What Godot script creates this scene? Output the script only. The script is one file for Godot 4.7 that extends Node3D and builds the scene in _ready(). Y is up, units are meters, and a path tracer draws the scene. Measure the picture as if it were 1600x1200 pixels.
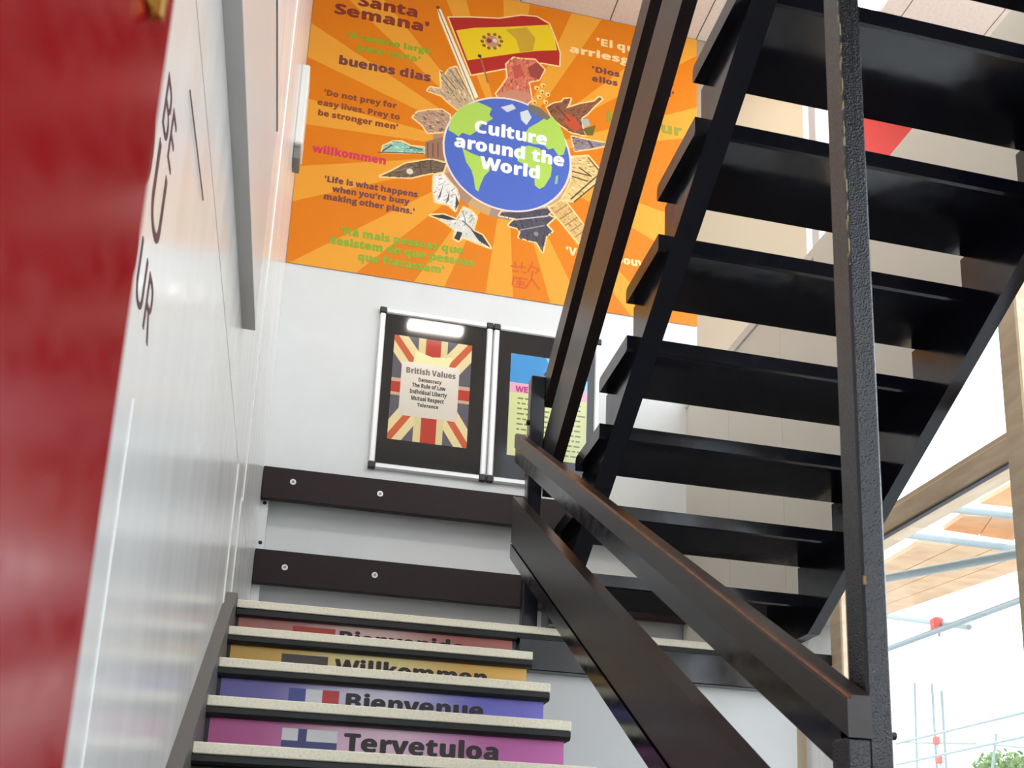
extends Node3D

# ---------------------------------------------------------------- measured set-out (metres)
const RISE := 0.175
const GO := 0.2963          # going of the lower flight
const LZ := 1.789           # z of the landing nosing
const GU := 0.2986          # going of the upper flight
const ZU := 1.409           # z where the upper flight's nosing line meets landing level
const CEIL := 4.794
const XL := 0.01            # face of the left wall
const XR := 2.55            # face of the window wall
const FLOOR_Y := -1.575
const UPPER_Y := 2.1
const CAM := Vector3(0.29953, -1.06639, 5.9094)
const CAM_ROT := Vector3(0.25071, -0.21801, 0.03713)
const FPX := 1679.44
const PPX := 833.19
const PPY := 972.96

var M := {}
var taken := {}
var cam_basis: Basis
var bold: SystemFont
var plain_font: SystemFont
var cap_info := {}


func _ready() -> void:
	setup_view()
	make_materials()
	build_shell()
	build_window_wall()
	build_lower_stairs()
	build_landing()
	build_upper_stairs()
	build_balustrades()
	build_guard_boards()
	build_mural()
	build_poster_frames()
	build_left_wall_things()
	build_red_door()
	build_outside()


# ---------------------------------------------------------------- camera, sky, exposure
func setup_view() -> void:
	cam_basis = Basis.from_euler(CAM_ROT)
	var cam := Camera3D.new()
	cam.name = "camera"
	add_child(cam)
	cam.position = CAM
	cam.basis = cam_basis
	var at := CameraAttributesPhysical.new()
	at.frustum_near = 0.05
	at.frustum_far = 200.0
	at.frustum_focal_length = 50.0
	at.frustum_focus_distance = 5.2
	at.exposure_aperture = 15.0
	cam.attributes = at
	cam.near = 0.05
	cam.far = 200.0
	cam.projection = Camera3D.PROJECTION_FRUSTUM
	cam.size = 1200.0 / FPX * 0.05
	cam.frustum_offset = Vector2((800.0 - PPX) / FPX * 0.05, (PPY - 600.0) / FPX * 0.05)
	cam.current = true

	var sky_mat := ProceduralSkyMaterial.new()
	sky_mat.sky_top_color = Color(0.90, 0.95, 1.0)
	sky_mat.sky_horizon_color = Color(0.98, 0.99, 1.0)
	sky_mat.ground_bottom_color = Color(0.70, 0.69, 0.67)
	sky_mat.ground_horizon_color = Color(0.86, 0.87, 0.87)
	sky_mat.sun_angle_max = 0.0
	sky_mat.sky_energy_multiplier = 1.0
	sky_mat.ground_energy_multiplier = 1.0
	var sky := Sky.new()
	sky.sky_material = sky_mat
	var e := Environment.new()
	e.background_mode = Environment.BG_SKY
	e.sky = sky
	e.background_energy_multiplier = 3.75
	e.tonemap_mode = Environment.TONE_MAPPER_LINEAR
	e.tonemap_exposure = 1.06
	e.sdfgi_enabled = true
	e.ssao_enabled = true
	e.ssil_enabled = true
	var we := WorldEnvironment.new()
	we.name = "world"
	we.environment = e
	add_child(we)


# ---------------------------------------------------------------- helpers: points from photo pixels
func ray(px: float, py: float) -> Vector3:
	return cam_basis * Vector3((px - PPX) / FPX, -(py - PPY) / FPX, -1.0)

func on_x(px: float, py: float, x: float) -> Vector3:
	var d := ray(px, py)
	return CAM + d * ((x - CAM.x) / d.x)

func on_y(px: float, py: float, y: float) -> Vector3:
	var d := ray(px, py)
	return CAM + d * ((y - CAM.y) / d.y)

func on_z(px: float, py: float, z: float) -> Vector3:
	var d := ray(px, py)
	return CAM + d * ((z - CAM.z) / d.z)

func at_depth(px: float, py: float, t: float) -> Vector3:
	return CAM + ray(px, py) * t


# ---------------------------------------------------------------- helpers: nodes
func numbered(called: String) -> String:
	if not taken.has(called):
		taken[called] = 0
		return called
	taken[called] += 1
	return "%s_%03d" % [called, taken[called]]

func tag(o: Node, label: String, category: String, group := "") -> void:
	o.set_meta("label", label)
	o.set_meta("category", category)
	if group != "":
		o.set_meta("group", group)

func thing(called: String, label: String, category: String, at := Vector3.ZERO, group := "") -> Node3D:
	var o := Node3D.new()
	o.name = numbered(called)
	add_child(o)
	o.position = at
	tag(o, label, category, group)
	return o

func struct(called: String) -> Node3D:
	var o := Node3D.new()
	o.name = numbered(called)
	add_child(o)
	o.set_meta("kind", "structure")
	return o

func mesh_node(called: String, m: Mesh, mat: Material, parent: Node) -> MeshInstance3D:
	var o := MeshInstance3D.new()
	o.mesh = m
	o.material_override = mat
	o.cast_shadow = GeometryInstance3D.SHADOW_CASTING_SETTING_ON
	if parent == self:
		o.name = numbered(called)
		add_child(o)
	else:
		o.name = called
		parent.add_child(o, true)
	return o

func begin() -> SurfaceTool:
	var st := SurfaceTool.new()
	st.begin(Mesh.PRIMITIVE_TRIANGLES)
	st.set_smooth_group(-1)
	return st

func put(st: SurfaceTool, called: String, mat: Material, parent: Node) -> MeshInstance3D:
	# geometry is given in world coordinates; shift it to the parent's own place
	st.generate_normals()
	var m := st.commit()
	var o := mesh_node(called, m, mat, parent)
	if parent != self and parent is Node3D:
		var p := Vector3.ZERO
		var n := parent
		while n != self and n is Node3D:
			p += n.position
			n = n.get_parent()
		o.position = -p
	return o

func tri(st: SurfaceTool, a: Vector3, b: Vector3, c: Vector3) -> void:
	# a, b, c counter-clockwise seen from outside; Godot's front is clockwise
	st.add_vertex(a)
	st.add_vertex(c)
	st.add_vertex(b)

func quad(st: SurfaceTool, a: Vector3, b: Vector3, c: Vector3, d: Vector3) -> void:
	tri(st, a, b, c)
	tri(st, a, c, d)

func box(st: SurfaceTool, lo: Vector3, hi: Vector3, b := 0.0) -> void:
	# box with chamfered edges
	var c := (lo + hi) * 0.5
	var h := (hi - lo) * 0.5
	b = minf(b, minf(h.x, minf(h.y, h.z)) * 0.8)
	var axes := [Vector3(1, 0, 0), Vector3(0, 1, 0), Vector3(0, 0, 1)]
	for i in 3:
		var n: Vector3 = axes[i]
		var u: Vector3 = axes[(i + 1) % 3]
		var v: Vector3 = axes[(i + 2) % 3]
		var hn: float = h[i]
		var hu: float = h[(i + 1) % 3] - b
		var hv: float = h[(i + 2) % 3] - b
		for s in [1.0, -1.0]:
			var p: Vector3 = c + n * hn * s
			if s > 0:
				quad(st, p - u * hu - v * hv, p + u * hu - v * hv, p + u * hu + v * hv, p - u * hu + v * hv)
			else:
				quad(st, p - u * hu + v * hv, p + u * hu + v * hv, p + u * hu - v * hv, p - u * hu - v * hv)
	if b <= 0.0:
		return
	for i in 3:
		var w: Vector3 = axes[i]
		var u: Vector3 = axes[(i + 1) % 3]
		var v: Vector3 = axes[(i + 2) % 3]
		var hw: float = h[i] - b
		var hu: float = h[(i + 1) % 3]
		var hv: float = h[(i + 2) % 3]
		for su in [1.0, -1.0]:
			for sv in [1.0, -1.0]:
				var a1: Vector3 = c + u * hu * su + v * (hv - b) * sv
				var a2: Vector3 = c + u * (hu - b) * su + v * hv * sv
				if su * sv > 0:
					quad(st, a1 - w * hw, a2 - w * hw, a2 + w * hw, a1 + w * hw)
				else:
					quad(st, a1 + w * hw, a2 + w * hw, a2 - w * hw, a1 - w * hw)
	for sx in [1.0, -1.0]:
		for sy in [1.0, -1.0]:
			for sz in [1.0, -1.0]:
				var px: Vector3 = c + Vector3(h.x * sx, (h.y - b) * sy, (h.z - b) * sz)
				var py: Vector3 = c + Vector3((h.x - b) * sx, h.y * sy, (h.z - b) * sz)
				var pz: Vector3 = c + Vector3((h.x - b) * sx, (h.y - b) * sy, h.z * sz)
				if sx * sy * sz > 0:
					tri(st, px, py, pz)
				else:
					tri(st, px, pz, py)

func boxm(called: String, lo: Vector3, hi: Vector3, mat: Material, parent: Node, b := 0.0) -> MeshInstance3D:
	var st := begin()
	box(st, lo, hi, b)
	return put(st, called, mat, parent)

func profile(st: SurfaceTool, pts: PackedVector2Array, x0: float, x1: float) -> void:
	# polygon of (z, y) pairs, extruded along x from x0 to x1
	var p := pts
	if Geometry2D.is_polygon_clockwise(p):
		p = p.duplicate()
		p.reverse()
	var idx := Geometry2D.triangulate_polygon(p)
	for i in range(0, idx.size(), 3):
		var a := p[idx[i]]
		var b := p[idx[i + 1]]
		var c := p[idx[i + 2]]
		if (b - a).cross(c - a) < 0.0:
			var t := b
			b = c
			c = t
		# seen with z to the right and y up one looks along +x: that is the face at x0
		tri(st, Vector3(x0, a.y, a.x), Vector3(x0, b.y, b.x), Vector3(x0, c.y, c.x))
		tri(st, Vector3(x1, a.y, a.x), Vector3(x1, c.y, c.x), Vector3(x1, b.y, b.x))
	for i in p.size():
		var a := p[i]
		var b := p[(i + 1) % p.size()]
		quad(st, Vector3(x0, a.y, a.x), Vector3(x1, a.y, a.x), Vector3(x1, b.y, b.x), Vector3(x0, b.y, b.x))

func tube(st: SurfaceTool, a: Vector3, b: Vector3, r: float, seg := 12) -> void:
	var d := (b - a).normalized()
	var u := d.cross(Vector3.UP)
	if u.length() < 0.01:
		u = d.cross(Vector3.RIGHT)
	u = u.normalized()
	var v := d.cross(u).normalized()
	st.set_smooth_group(0)
	for i in seg:
		var t0 := TAU * i / seg
		var t1 := TAU * (i + 1) / seg
		var p0 := (u * cos(t0) + v * sin(t0)) * r
		var p1 := (u * cos(t1) + v * sin(t1)) * r
		quad(st, a + p0, a + p1, b + p1, b + p0)
	st.set_smooth_group(-1)
	for i in seg:
		var t0 := TAU * i / seg
		var t1 := TAU * (i + 1) / seg
		var p0 := (u * cos(t0) + v * sin(t0)) * r
		var p1 := (u * cos(t1) + v * sin(t1)) * r
		tri(st, a, a + p1, a + p0)
		tri(st, b, b + p0, b + p1)

func tubem(called: String, a: Vector3, b: Vector3, r: float, mat: Material, parent: Node, seg := 12) -> MeshInstance3D:
	var st := begin()
	tube(st, a, b, r, seg)
	return put(st, called, mat, parent)

func mat(col: Color, rough := 0.5, spec := 0.5) -> StandardMaterial3D:
	var m := StandardMaterial3D.new()
	m.albedo_color = col
	m.roughness = rough
	m.metallic_specular = spec
	return m

func noise_tex(seed_: int, freq: float, ramp: Array, size := 256, octaves := 4) -> NoiseTexture2D:
	var n := FastNoiseLite.new()
	n.seed = seed_
	n.frequency = freq
	n.noise_type = FastNoiseLite.TYPE_SIMPLEX_SMOOTH
	n.fractal_octaves = octaves
	var t := NoiseTexture2D.new()
	t.width = size
	t.height = size
	t.seamless = true
	t.noise = n
	var g := Gradient.new()
	g.offsets = PackedFloat32Array(ramp.map(func(r): return r[0]))
	g.colors = PackedColorArray(ramp.map(func(r): return r[1]))
	t.color_ramp = g
	return t

func grain(m: StandardMaterial3D, t: Texture2D, sc: Vector3) -> StandardMaterial3D:
	m.albedo_texture = t
	m.uv1_triplanar = true
	m.uv1_world_triplanar = true
	m.uv1_scale = sc
	return m

func rough_noise(m: StandardMaterial3D, seed_: int, lo: float, hi: float, freq := 0.02) -> void:
	m.roughness = 1.0
	m.roughness_texture = noise_tex(seed_, freq, [[0.0, Color(lo, lo, lo)], [1.0, Color(hi, hi, hi)]])
	m.roughness_texture_channel = BaseMaterial3D.TEXTURE_CHANNEL_GREEN
	m.uv1_triplanar = true
	m.uv1_world_triplanar = true

func bump(m: StandardMaterial3D, seed_: int, freq: float, cm: float) -> void:
	m.heightmap_enabled = true
	m.heightmap_scale = cm
	m.heightmap_texture = noise_tex(seed_, freq, [[0.0, Color.BLACK], [1.0, Color.WHITE]])
	m.uv1_triplanar = true
	m.uv1_world_triplanar = true

func rgb(r: int, g: int, b: int) -> Color:
	return Color8(r, g, b)


# ---------------------------------------------------------------- materials
func make_materials() -> void:
	bold = SystemFont.new()
	bold.font_names = PackedStringArray(["Droid Sans"])
	bold.font_weight = 700
	plain_font = SystemFont.new()
	plain_font.font_names = PackedStringArray(["Droid Sans"])

	M.gloss_white = mat(rgb(238, 238, 236), 0.2, 0.5)
	rough_noise(M.gloss_white, 3, 0.18, 0.27, 0.01)
	M.gloss_white.uv1_scale = Vector3(1.4, 0.35, 1.4)
	M.joint = mat(rgb(236, 236, 234), 0.35)
	M.wall_white = mat(rgb(226, 227, 226), 0.55)
	grain(M.wall_white, noise_tex(5, 0.01, [[0.0, rgb(249, 249, 249)], [1.0, rgb(255, 255, 255)]]), Vector3(0.7, 0.7, 0.7))
	M.cream_wall = mat(rgb(168, 150, 126), 0.6)
	M.panel_beige = mat(rgb(224, 218, 206), 0.5)
	M.red_wall = mat(rgb(176, 52, 46), 0.5)
	M.tile = mat(rgb(226, 213, 200), 0.8)
	grain(M.tile, noise_tex(8, 0.08, [[0.0, rgb(240, 240, 240)], [1.0, rgb(255, 255, 255)]]), Vector3(1.5, 1.5, 1.5))
	M.tbar = mat(rgb(150, 140, 132), 0.6)
	M.concrete = mat(rgb(150, 147, 142), 0.8)
	M.vinyl = mat(rgb(120, 118, 116), 0.5)
	M.black = mat(rgb(14, 15, 24), 0.25, 0.5)
	rough_noise(M.black, 11, 0.10, 0.2, 0.02)
	bump(M.black, 12, 0.02, 0.012)
	M.black.uv1_scale = Vector3(2, 2, 2)
	M.column = mat(rgb(18, 19, 26), 0.3, 0.5)
	rough_noise(M.column, 13, 0.12, 0.24, 0.03)
	bump(M.column, 14, 0.10, 0.10)
	M.column.uv1_scale = Vector3(8, 8, 8)
	M.column.albedo_texture = noise_tex(15, 0.02, [[0.0, rgb(215, 210, 200)], [0.55, rgb(255, 255, 255)], [1.0, rgb(255, 250, 235)]])
	M.rubber = mat(rgb(22, 22, 22), 0.55)
	M.brown = mat(rgb(38, 22, 22), 0.5, 0.35)
	grain(M.brown, noise_tex(16, 0.02, [[0.0, rgb(225, 220, 222)], [1.0, rgb(255, 255, 255)]]), Vector3(2.0, 6.0, 2.0))
	M.timber_rail = mat(rgb(42, 31, 30), 0.32, 0.5)
	grain(M.timber_rail, noise_tex(17, 0.03, [[0.0, rgb(196, 186, 180)], [0.5, rgb(236, 232, 228)], [1.0, rgb(255, 250, 245)]]), Vector3(3, 3, 1.2))
	M.worn = mat(rgb(150, 96, 62), 0.4)
	grain(M.worn, noise_tex(18, 0.03, [[0.0, rgb(90, 68, 60)], [0.45, rgb(190, 175, 160)], [1.0, rgb(255, 255, 255)]]), Vector3(3, 3, 2))
	M.nosing = mat(rgb(248, 242, 222), 0.5)
	grain(M.nosing, noise_tex(19, 0.12, [[0.0, rgb(226, 222, 212)], [0.4, rgb(250, 248, 244)], [1.0, rgb(255, 255, 255)]]), Vector3(3, 3, 3))
	M.string_grey = mat(rgb(100, 99, 97), 0.5)
	M.riser_dark = mat(rgb(36, 34, 34), 0.5)
	M.alu = mat(rgb(232, 232, 232), 0.35)
	M.alu.metallic = 0.25
	M.plastic_black = mat(rgb(20, 20, 22), 0.4)
	M.backing = mat(rgb(34, 32, 33), 0.04, 0.5)
	M.steel = mat(rgb(200, 198, 194), 0.3)
	M.steel.metallic = 0.8
	M.bolt_dark = mat(rgb(120, 116, 112), 0.4)
	M.bolt_dark.metallic = 0.6
	M.screw_hole = mat(rgb(8, 8, 8), 0.7)
	M.board_white = mat(rgb(226, 222, 220), 0.3)
	M.board_grey = mat(rgb(128, 125, 122), 0.6)
	M.plastic_white = mat(rgb(236, 236, 232), 0.4)
	M.red_gloss = mat(rgb(140, 9, 17), 0.2, 0.5)
	rough_noise(M.red_gloss, 21, 0.13, 0.24, 0.03)
	M.red_gloss.uv1_scale = Vector3(4, 4, 4)
	M.brass = mat(rgb(190, 150, 80), 0.3)
	M.brass.metallic = 0.9
	M.window_timber = mat(rgb(252, 230, 198), 0.5)
	grain(M.window_timber, noise_tex(23, 0.02, [[0.0, rgb(236, 226, 216)], [1.0, rgb(255, 255, 255)]]), Vector3(4, 4, 1))
	M.window_white = mat(rgb(240, 240, 240), 0.4)
	M.gasket = mat(rgb(96, 94, 98), 0.6)
	M.glass = mat(Color(1, 1, 1, 0.04), 0.0, 0.5)
	M.glass.transparency = BaseMaterial3D.TRANSPARENCY_ALPHA
	M.scaffold = mat(rgb(142, 156, 158), 0.45)
	M.scaffold.metallic = 0.3
	M.scaffold_board = mat(rgb(236, 198, 156), 0.7)
	grain(M.scaffold_board, noise_tex(25, 0.03, [[0.0, rgb(222, 214, 206)], [1.0, rgb(255, 255, 255)]]), Vector3(0.35, 0.35, 0.6))
	M.coupler = mat(rgb(204, 84, 72), 0.5)
	M.ground = mat(rgb(196, 194, 190), 0.9)
	M.leaf = mat(rgb(112, 142, 74), 0.7)
	M.bark = mat(rgb(110, 95, 80), 0.8)
	M.ochre = mat(rgb(150, 112, 56), 0.5)
	M.ochre_worn = mat(rgb(150, 136, 98), 0.5)
	grain(M.ochre_worn, noise_tex(27, 0.04, [[0.0, rgb(30, 30, 34)], [0.5, rgb(60, 58, 54)], [0.62, rgb(255, 255, 255)]]), Vector3(6, 3, 6))
	M.trim_grey = mat(rgb(196, 193, 190), 0.6)
	M.ink = mat(rgb(48, 34, 36), 0.5)
	M.maroon_ink = mat(rgb(84, 44, 50), 0.5)


# ---------------------------------------------------------------- room shell
func build_shell() -> void:
	var f := struct("floor")
	boxm("slab", Vector3(-0.15, FLOOR_Y - 0.2, -0.3), Vector3(XR + 0.2, FLOOR_Y, 8.4), M.vinyl, f)
	var uf := struct("floor_upper")
	boxm("slab", Vector3(XL, UPPER_Y - 0.22, 5.0), Vector3(XR, UPPER_Y, 8.2), M.concrete, uf)

	# suspended ceiling: slab, bars and tiles
	var c := struct("ceiling")
	boxm("slab", Vector3(-0.15, CEIL + 0.02, -0.3), Vector3(XR + 0.2, CEIL + 0.25, 8.4), M.tbar, c)
	boxm("slab", Vector3(XR + 0.2, CEIL + 0.02, -0.3), Vector3(6.2, CEIL + 0.25, 1.75), M.tbar, c)
	var pitch := 0.629
	var x0 := 3.877 - 7.0 * pitch
	for i in 11:
		for j in 14:
			var xa := maxf(x0 + i * pitch, XL)
			var xb := minf(x0 + (i + 1) * pitch, 6.15)
			var za := maxf(0.45 - pitch + j * pitch, 0.0)
			var zb := minf(0.45 + j * pitch, 8.2)
			if is_lamp(i, j) or (xb > 2.8 and j > 2) or xb - xa < 0.03 or zb - za < 0.03:
				continue
			boxm("ceiling_tile", Vector3(xa + 0.004, CEIL, za + 0.004), Vector3(xb - 0.004, CEIL + 0.018, zb - 0.004), M.tile, c, 0.002)
	boxm("ceiling_tile", Vector3(3.712, CEIL, 0.454), Vector3(3.873, CEIL + 0.018, 1.075), M.tile, c, 0.002)
	ceiling_lamp(Vector3(3.478, CEIL, 0.765), 0.45, 0.61, 1.2, "flush white ceiling light panel beside the red wall, above the upper glazing")
	ceiling_lamp(Vector3(1.40, CEIL, 4.44), 0.6, 0.19, 6.0, "slim flush ceiling light over the upper stair flight")

	# back wall: upper part flush, lower part set back behind the guard boards
	var wb := struct("wall_back")
	boxm("upper_wall", Vector3(-0.15, 1.13, -0.3), Vector3(MX1, CEIL + 0.1, 0.0), M.wall_white, wb)
	boxm("lower_wall", Vector3(-0.15, FLOOR_Y, -0.3), Vector3(XR + 0.05, 1.13, -0.09), M.wall_white, wb)
	boxm("recess_sill", Vector3(XL, -0.175, -0.09), Vector3(XR, -0.004, 0.0), M.wall_white, wb)
	boxm("corner_batten", Vector3(XL, 0.0, -0.09), Vector3(XL + 0.045, 1.13, 0.0), M.wall_white, wb)
	boxm("cream_wall", Vector3(MX1, 1.13, -0.3), Vector3(3.42, CEIL + 0.1, 0.0), M.cream_wall, wb)
	boxm("sky_block_wall", Vector3(6.1, 3.3, -0.3), Vector3(6.2, CEIL + 0.1, 1.75), M.cream_wall, wb)  # unseen wall, added to keep sky light off the cream wall
	boxm("white_pilaster", Vector3(3.42, 1.9, -0.3), Vector3(3.66, CEIL + 0.1, 0.0), M.window_white, wb)
	boxm("red_wall", Vector3(3.66, 3.95, -0.3), Vector3(6.2, CEIL + 0.1, 0.0), M.red_wall, wb)
	for p in [[412.5, 785.5], [405.5, 847.5]]:
		var h := on_z(p[0], p[1], 0.001)
		tubem("screw_hole", Vector3(h.x + 0.004, h.y, -0.01), Vector3(h.x + 0.004, h.y, 0.0025), 0.011, M.screw_hole, wb)

	var wf := struct("wall_front")
	# entrance front behind the photographer: glazed on both floors
	boxm("wall", Vector3(-0.15, FLOOR_Y, 8.2), Vector3(0.25, CEIL + 0.1, 8.4), M.wall_white, wf)
	boxm("wall", Vector3(0.25, 1.75, 8.2), Vector3(2.4, 2.35, 8.4), M.wall_white, wf)
	boxm("wall", Vector3(0.25, 4.5, 8.2), Vector3(2.4, CEIL + 0.1, 8.4), M.wall_white, wf)
	boxm("wall", Vector3(2.4, FLOOR_Y, 8.2), Vector3(XR + 0.2, CEIL + 0.1, 8.4), M.wall_white, wf)
	for k in 2:
		var fw := struct("window_%d" % (7 + k))
		var ya: float = [FLOOR_Y, 2.35][k]
		var yb: float = [1.75, 4.5][k]
		for x in [0.25, 1.29, 2.33]:
			boxm("post", Vector3(x, ya, 8.22), Vector3(x + 0.07, yb, 8.32), M.window_timber, fw, 0.005)
		for x in [0.32, 1.36]:
			boxm("pane", Vector3(x, ya, 8.26), Vector3(x + 0.97, yb, 8.266), M.glass, fw)

	# white wall closing the space under the landing
	var wu := struct("wall_below")
	boxm("wall", Vector3(XL, FLOOR_Y, 1.60), Vector3(2.405, -0.175, 1.70), M.wall_white, wu)
	boxm("return_wall", Vector3(2.405, FLOOR_Y, 1.52), Vector3(2.47, -0.175, 1.66), M.cream_wall, wu)

	# left wall: glossy cladding panels with joint strips
	var wl := struct("wall_left")
	boxm("base_wall", Vector3(-0.2, FLOOR_Y, -0.3), Vector3(0.0, CEIL + 0.1, 8.4), M.board_grey, wl)
	var cuts_low := [0.0, 1.56, 1.93, 6.7, 8.2]
	for i in 4:
		boxm("cladding_panel", Vector3(0.0, FLOOR_Y, cuts_low[i] + 0.002), Vector3(XL, 0.490, cuts_low[i + 1] - 0.002), M.gloss_white, wl)
	var cuts_up := [0.0, 1.48, 6.7, 8.2]
	for i in 3:
		boxm("cladding_panel", Vector3(0.0, 0.498, cuts_up[i] + 0.002), Vector3(XL, CEIL, cuts_up[i + 1] - 0.002), M.gloss_white, wl)
	for z in [1.56, 1.93]:
		boxm("joint_strip", Vector3(0.002, FLOOR_Y, z - 0.014), Vector3(XL + 0.004, 0.49, z + 0.014), M.joint, wl, 0.002)
	boxm("joint_strip", Vector3(0.002, FLOOR_Y, 4.244), Vector3(XL + 0.002, -0.33, 4.256), M.gloss_white, wl, 0.001)
	boxm("joint_strip", Vector3(0.002, 0.5, 1.466), Vector3(XL + 0.004, CEIL, 1.494), M.joint, wl, 0.002)

func is_lamp(i: int, j: int) -> bool:
	return i == 6 and j == 1

func ceiling_lamp(at: Vector3, w: float, d: float, energy: float, label: String) -> void:
	var o := thing("ceiling_light", label, "ceiling light", at)
	var st := begin()
	for s in [-1.0, 1.0]:
		box(st, at + Vector3(-w / 2, -0.012, s * d / 2 - 0.012), at + Vector3(w / 2, 0.012, s * d / 2 + 0.012))
		box(st, at + Vector3(s * w / 2 - 0.012, -0.012, -d / 2), at + Vector3(s * w / 2 + 0.012, 0.012, d / 2))
	put(st, "frame", M.window_white, o)
	var glow := mat(rgb(255, 250, 240), 0.6)
	glow.emission_enabled = true
	glow.emission = rgb(255, 244, 214)
	glow.emission_energy_multiplier = 6.0
	boxm("diffuser", at + Vector3(-w / 2 + 0.01, -0.006, -d / 2 + 0.01), at + Vector3(w / 2 - 0.01, 0.008, d / 2 - 0.01), glow, o)
	var l := AreaLight3D.new()
	l.name = "lamp_light"
	l.area_size = Vector2(w - 0.04, d - 0.04)
	l.light_color = rgb(255, 246, 234)
	l.light_energy = energy
	l.area_range = 20.0
	l.shadow_enabled = true
	o.add_child(l)
	l.position = Vector3(0, -0.03, 0)
	l.rotation = Vector3(-PI / 2, 0, 0)


# ---------------------------------------------------------------- window wall on the right
func build_window_wall() -> void:
	var w := struct("wall_right")
	boxm("pier", Vector3(XR + 0.012, FLOOR_Y, -0.3), Vector3(XR + 0.2, 1.97, 1.44), M.concrete, w)
	boxm("pier_head", Vector3(XR + 0.012, 0.22, 1.44), Vector3(XR + 0.2, 1.97, 1.765), M.concrete, w)
	var cz := [-0.05, 0.667, 1.333, 1.765]
	for i in 3:
		boxm("wall_panel", Vector3(XR, FLOOR_Y if i < 2 else 0.22, cz[i] + 0.002), Vector3(XR + 0.012, 1.97, cz[i + 1] - 0.002), M.panel_beige, w)
	boxm("side_light", Vector3(XR + 0.05, FLOOR_Y, 1.44), Vector3(XR + 0.056, 0.22, 1.765), M.glass, w)
	boxm("white_panel", Vector3(XR - 0.004, FLOOR_Y, -0.05), Vector3(XR, -0.18, 1.44), M.wall_white, w)
	var rk := begin()
	profile(rk, PackedVector2Array([Vector2(1.765, 0.38), Vector2(4.55, 1.97), Vector2(1.765, 1.97)]), XR - 0.03, XR - 0.012)
	put(rk, "raked_lining", M.panel_beige, w)
	boxm("ledge", Vector3(XR - 0.01, 1.97, 0.0), Vector3(XR + 0.2, 2.03, 8.2), M.panel_beige, w, 0.004)
	boxm("apron", Vector3(XR, FLOOR_Y, 1.865), Vector3(XR + 0.15, -1.05, 8.2), M.wall_white, w)
	# four bays of timber windows
	var posts := [1.765, 3.003, 4.25, 5.5, 6.75, 8.1]
	for i in 5:
		var za: float = posts[i]
		var zb: float = posts[i + 1]
		var win := struct("window_%d" % (i + 1))
		var pw := 0.10
		boxm("post", Vector3(XR - 0.01, -1.05, za), Vector3(XR + 0.13, 1.97, za + pw), M.window_timber, win, 0.006)
		boxm("transom", Vector3(XR - 0.005, 0.40, za + pw), Vector3(XR + 0.11, 0.492, zb), M.window_timber, win, 0.006)
		boxm("glazing_bead", Vector3(XR + 0.004, 0.492, za + pw), Vector3(XR + 0.05, 0.515, zb), M.window_timber, win, 0.004)
		boxm("gasket", Vector3(XR - 0.003, 0.392, za + pw), Vector3(XR + 0.02, 0.40, zb), M.gasket, win)
		boxm("head", Vector3(XR, 1.87, za + pw), Vector3(XR + 0.11, 1.97, zb), M.window_timber, win, 0.006)
		boxm("sill", Vector3(XR - 0.02, -1.05, za + pw), Vector3(XR + 0.12, -0.98, zb), M.window_timber, win, 0.006)
		boxm("pane", Vector3(XR + 0.05, 0.515, za + pw), Vector3(XR + 0.056, 1.87, zb), M.glass, win)
		boxm("pane", Vector3(XR + 0.015, -0.98, za + pw), Vector3(XR + 0.021, 0.395, zb), M.glass, win)
	# glazing above the ledge
	var up := struct("window_6")
	var uz := [0.0, 1.66, 3.5, 5.3, 7.0, 8.12]
	for i in 6:
		if i == 0:
			continue   # this bay is open to the gallery
		boxm("post", Vector3(XR + 0.02, 2.03, uz[i]), Vector3(XR + 0.10, CEIL, uz[i] + 0.08), M.window_white, up, 0.006)
		if i > 1 and i < 5:
			boxm("pane", Vector3(XR + 0.055, 2.03, uz[i] + 0.08), Vector3(XR + 0.061, CEIL, uz[i + 1]), M.glass, up)


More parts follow.
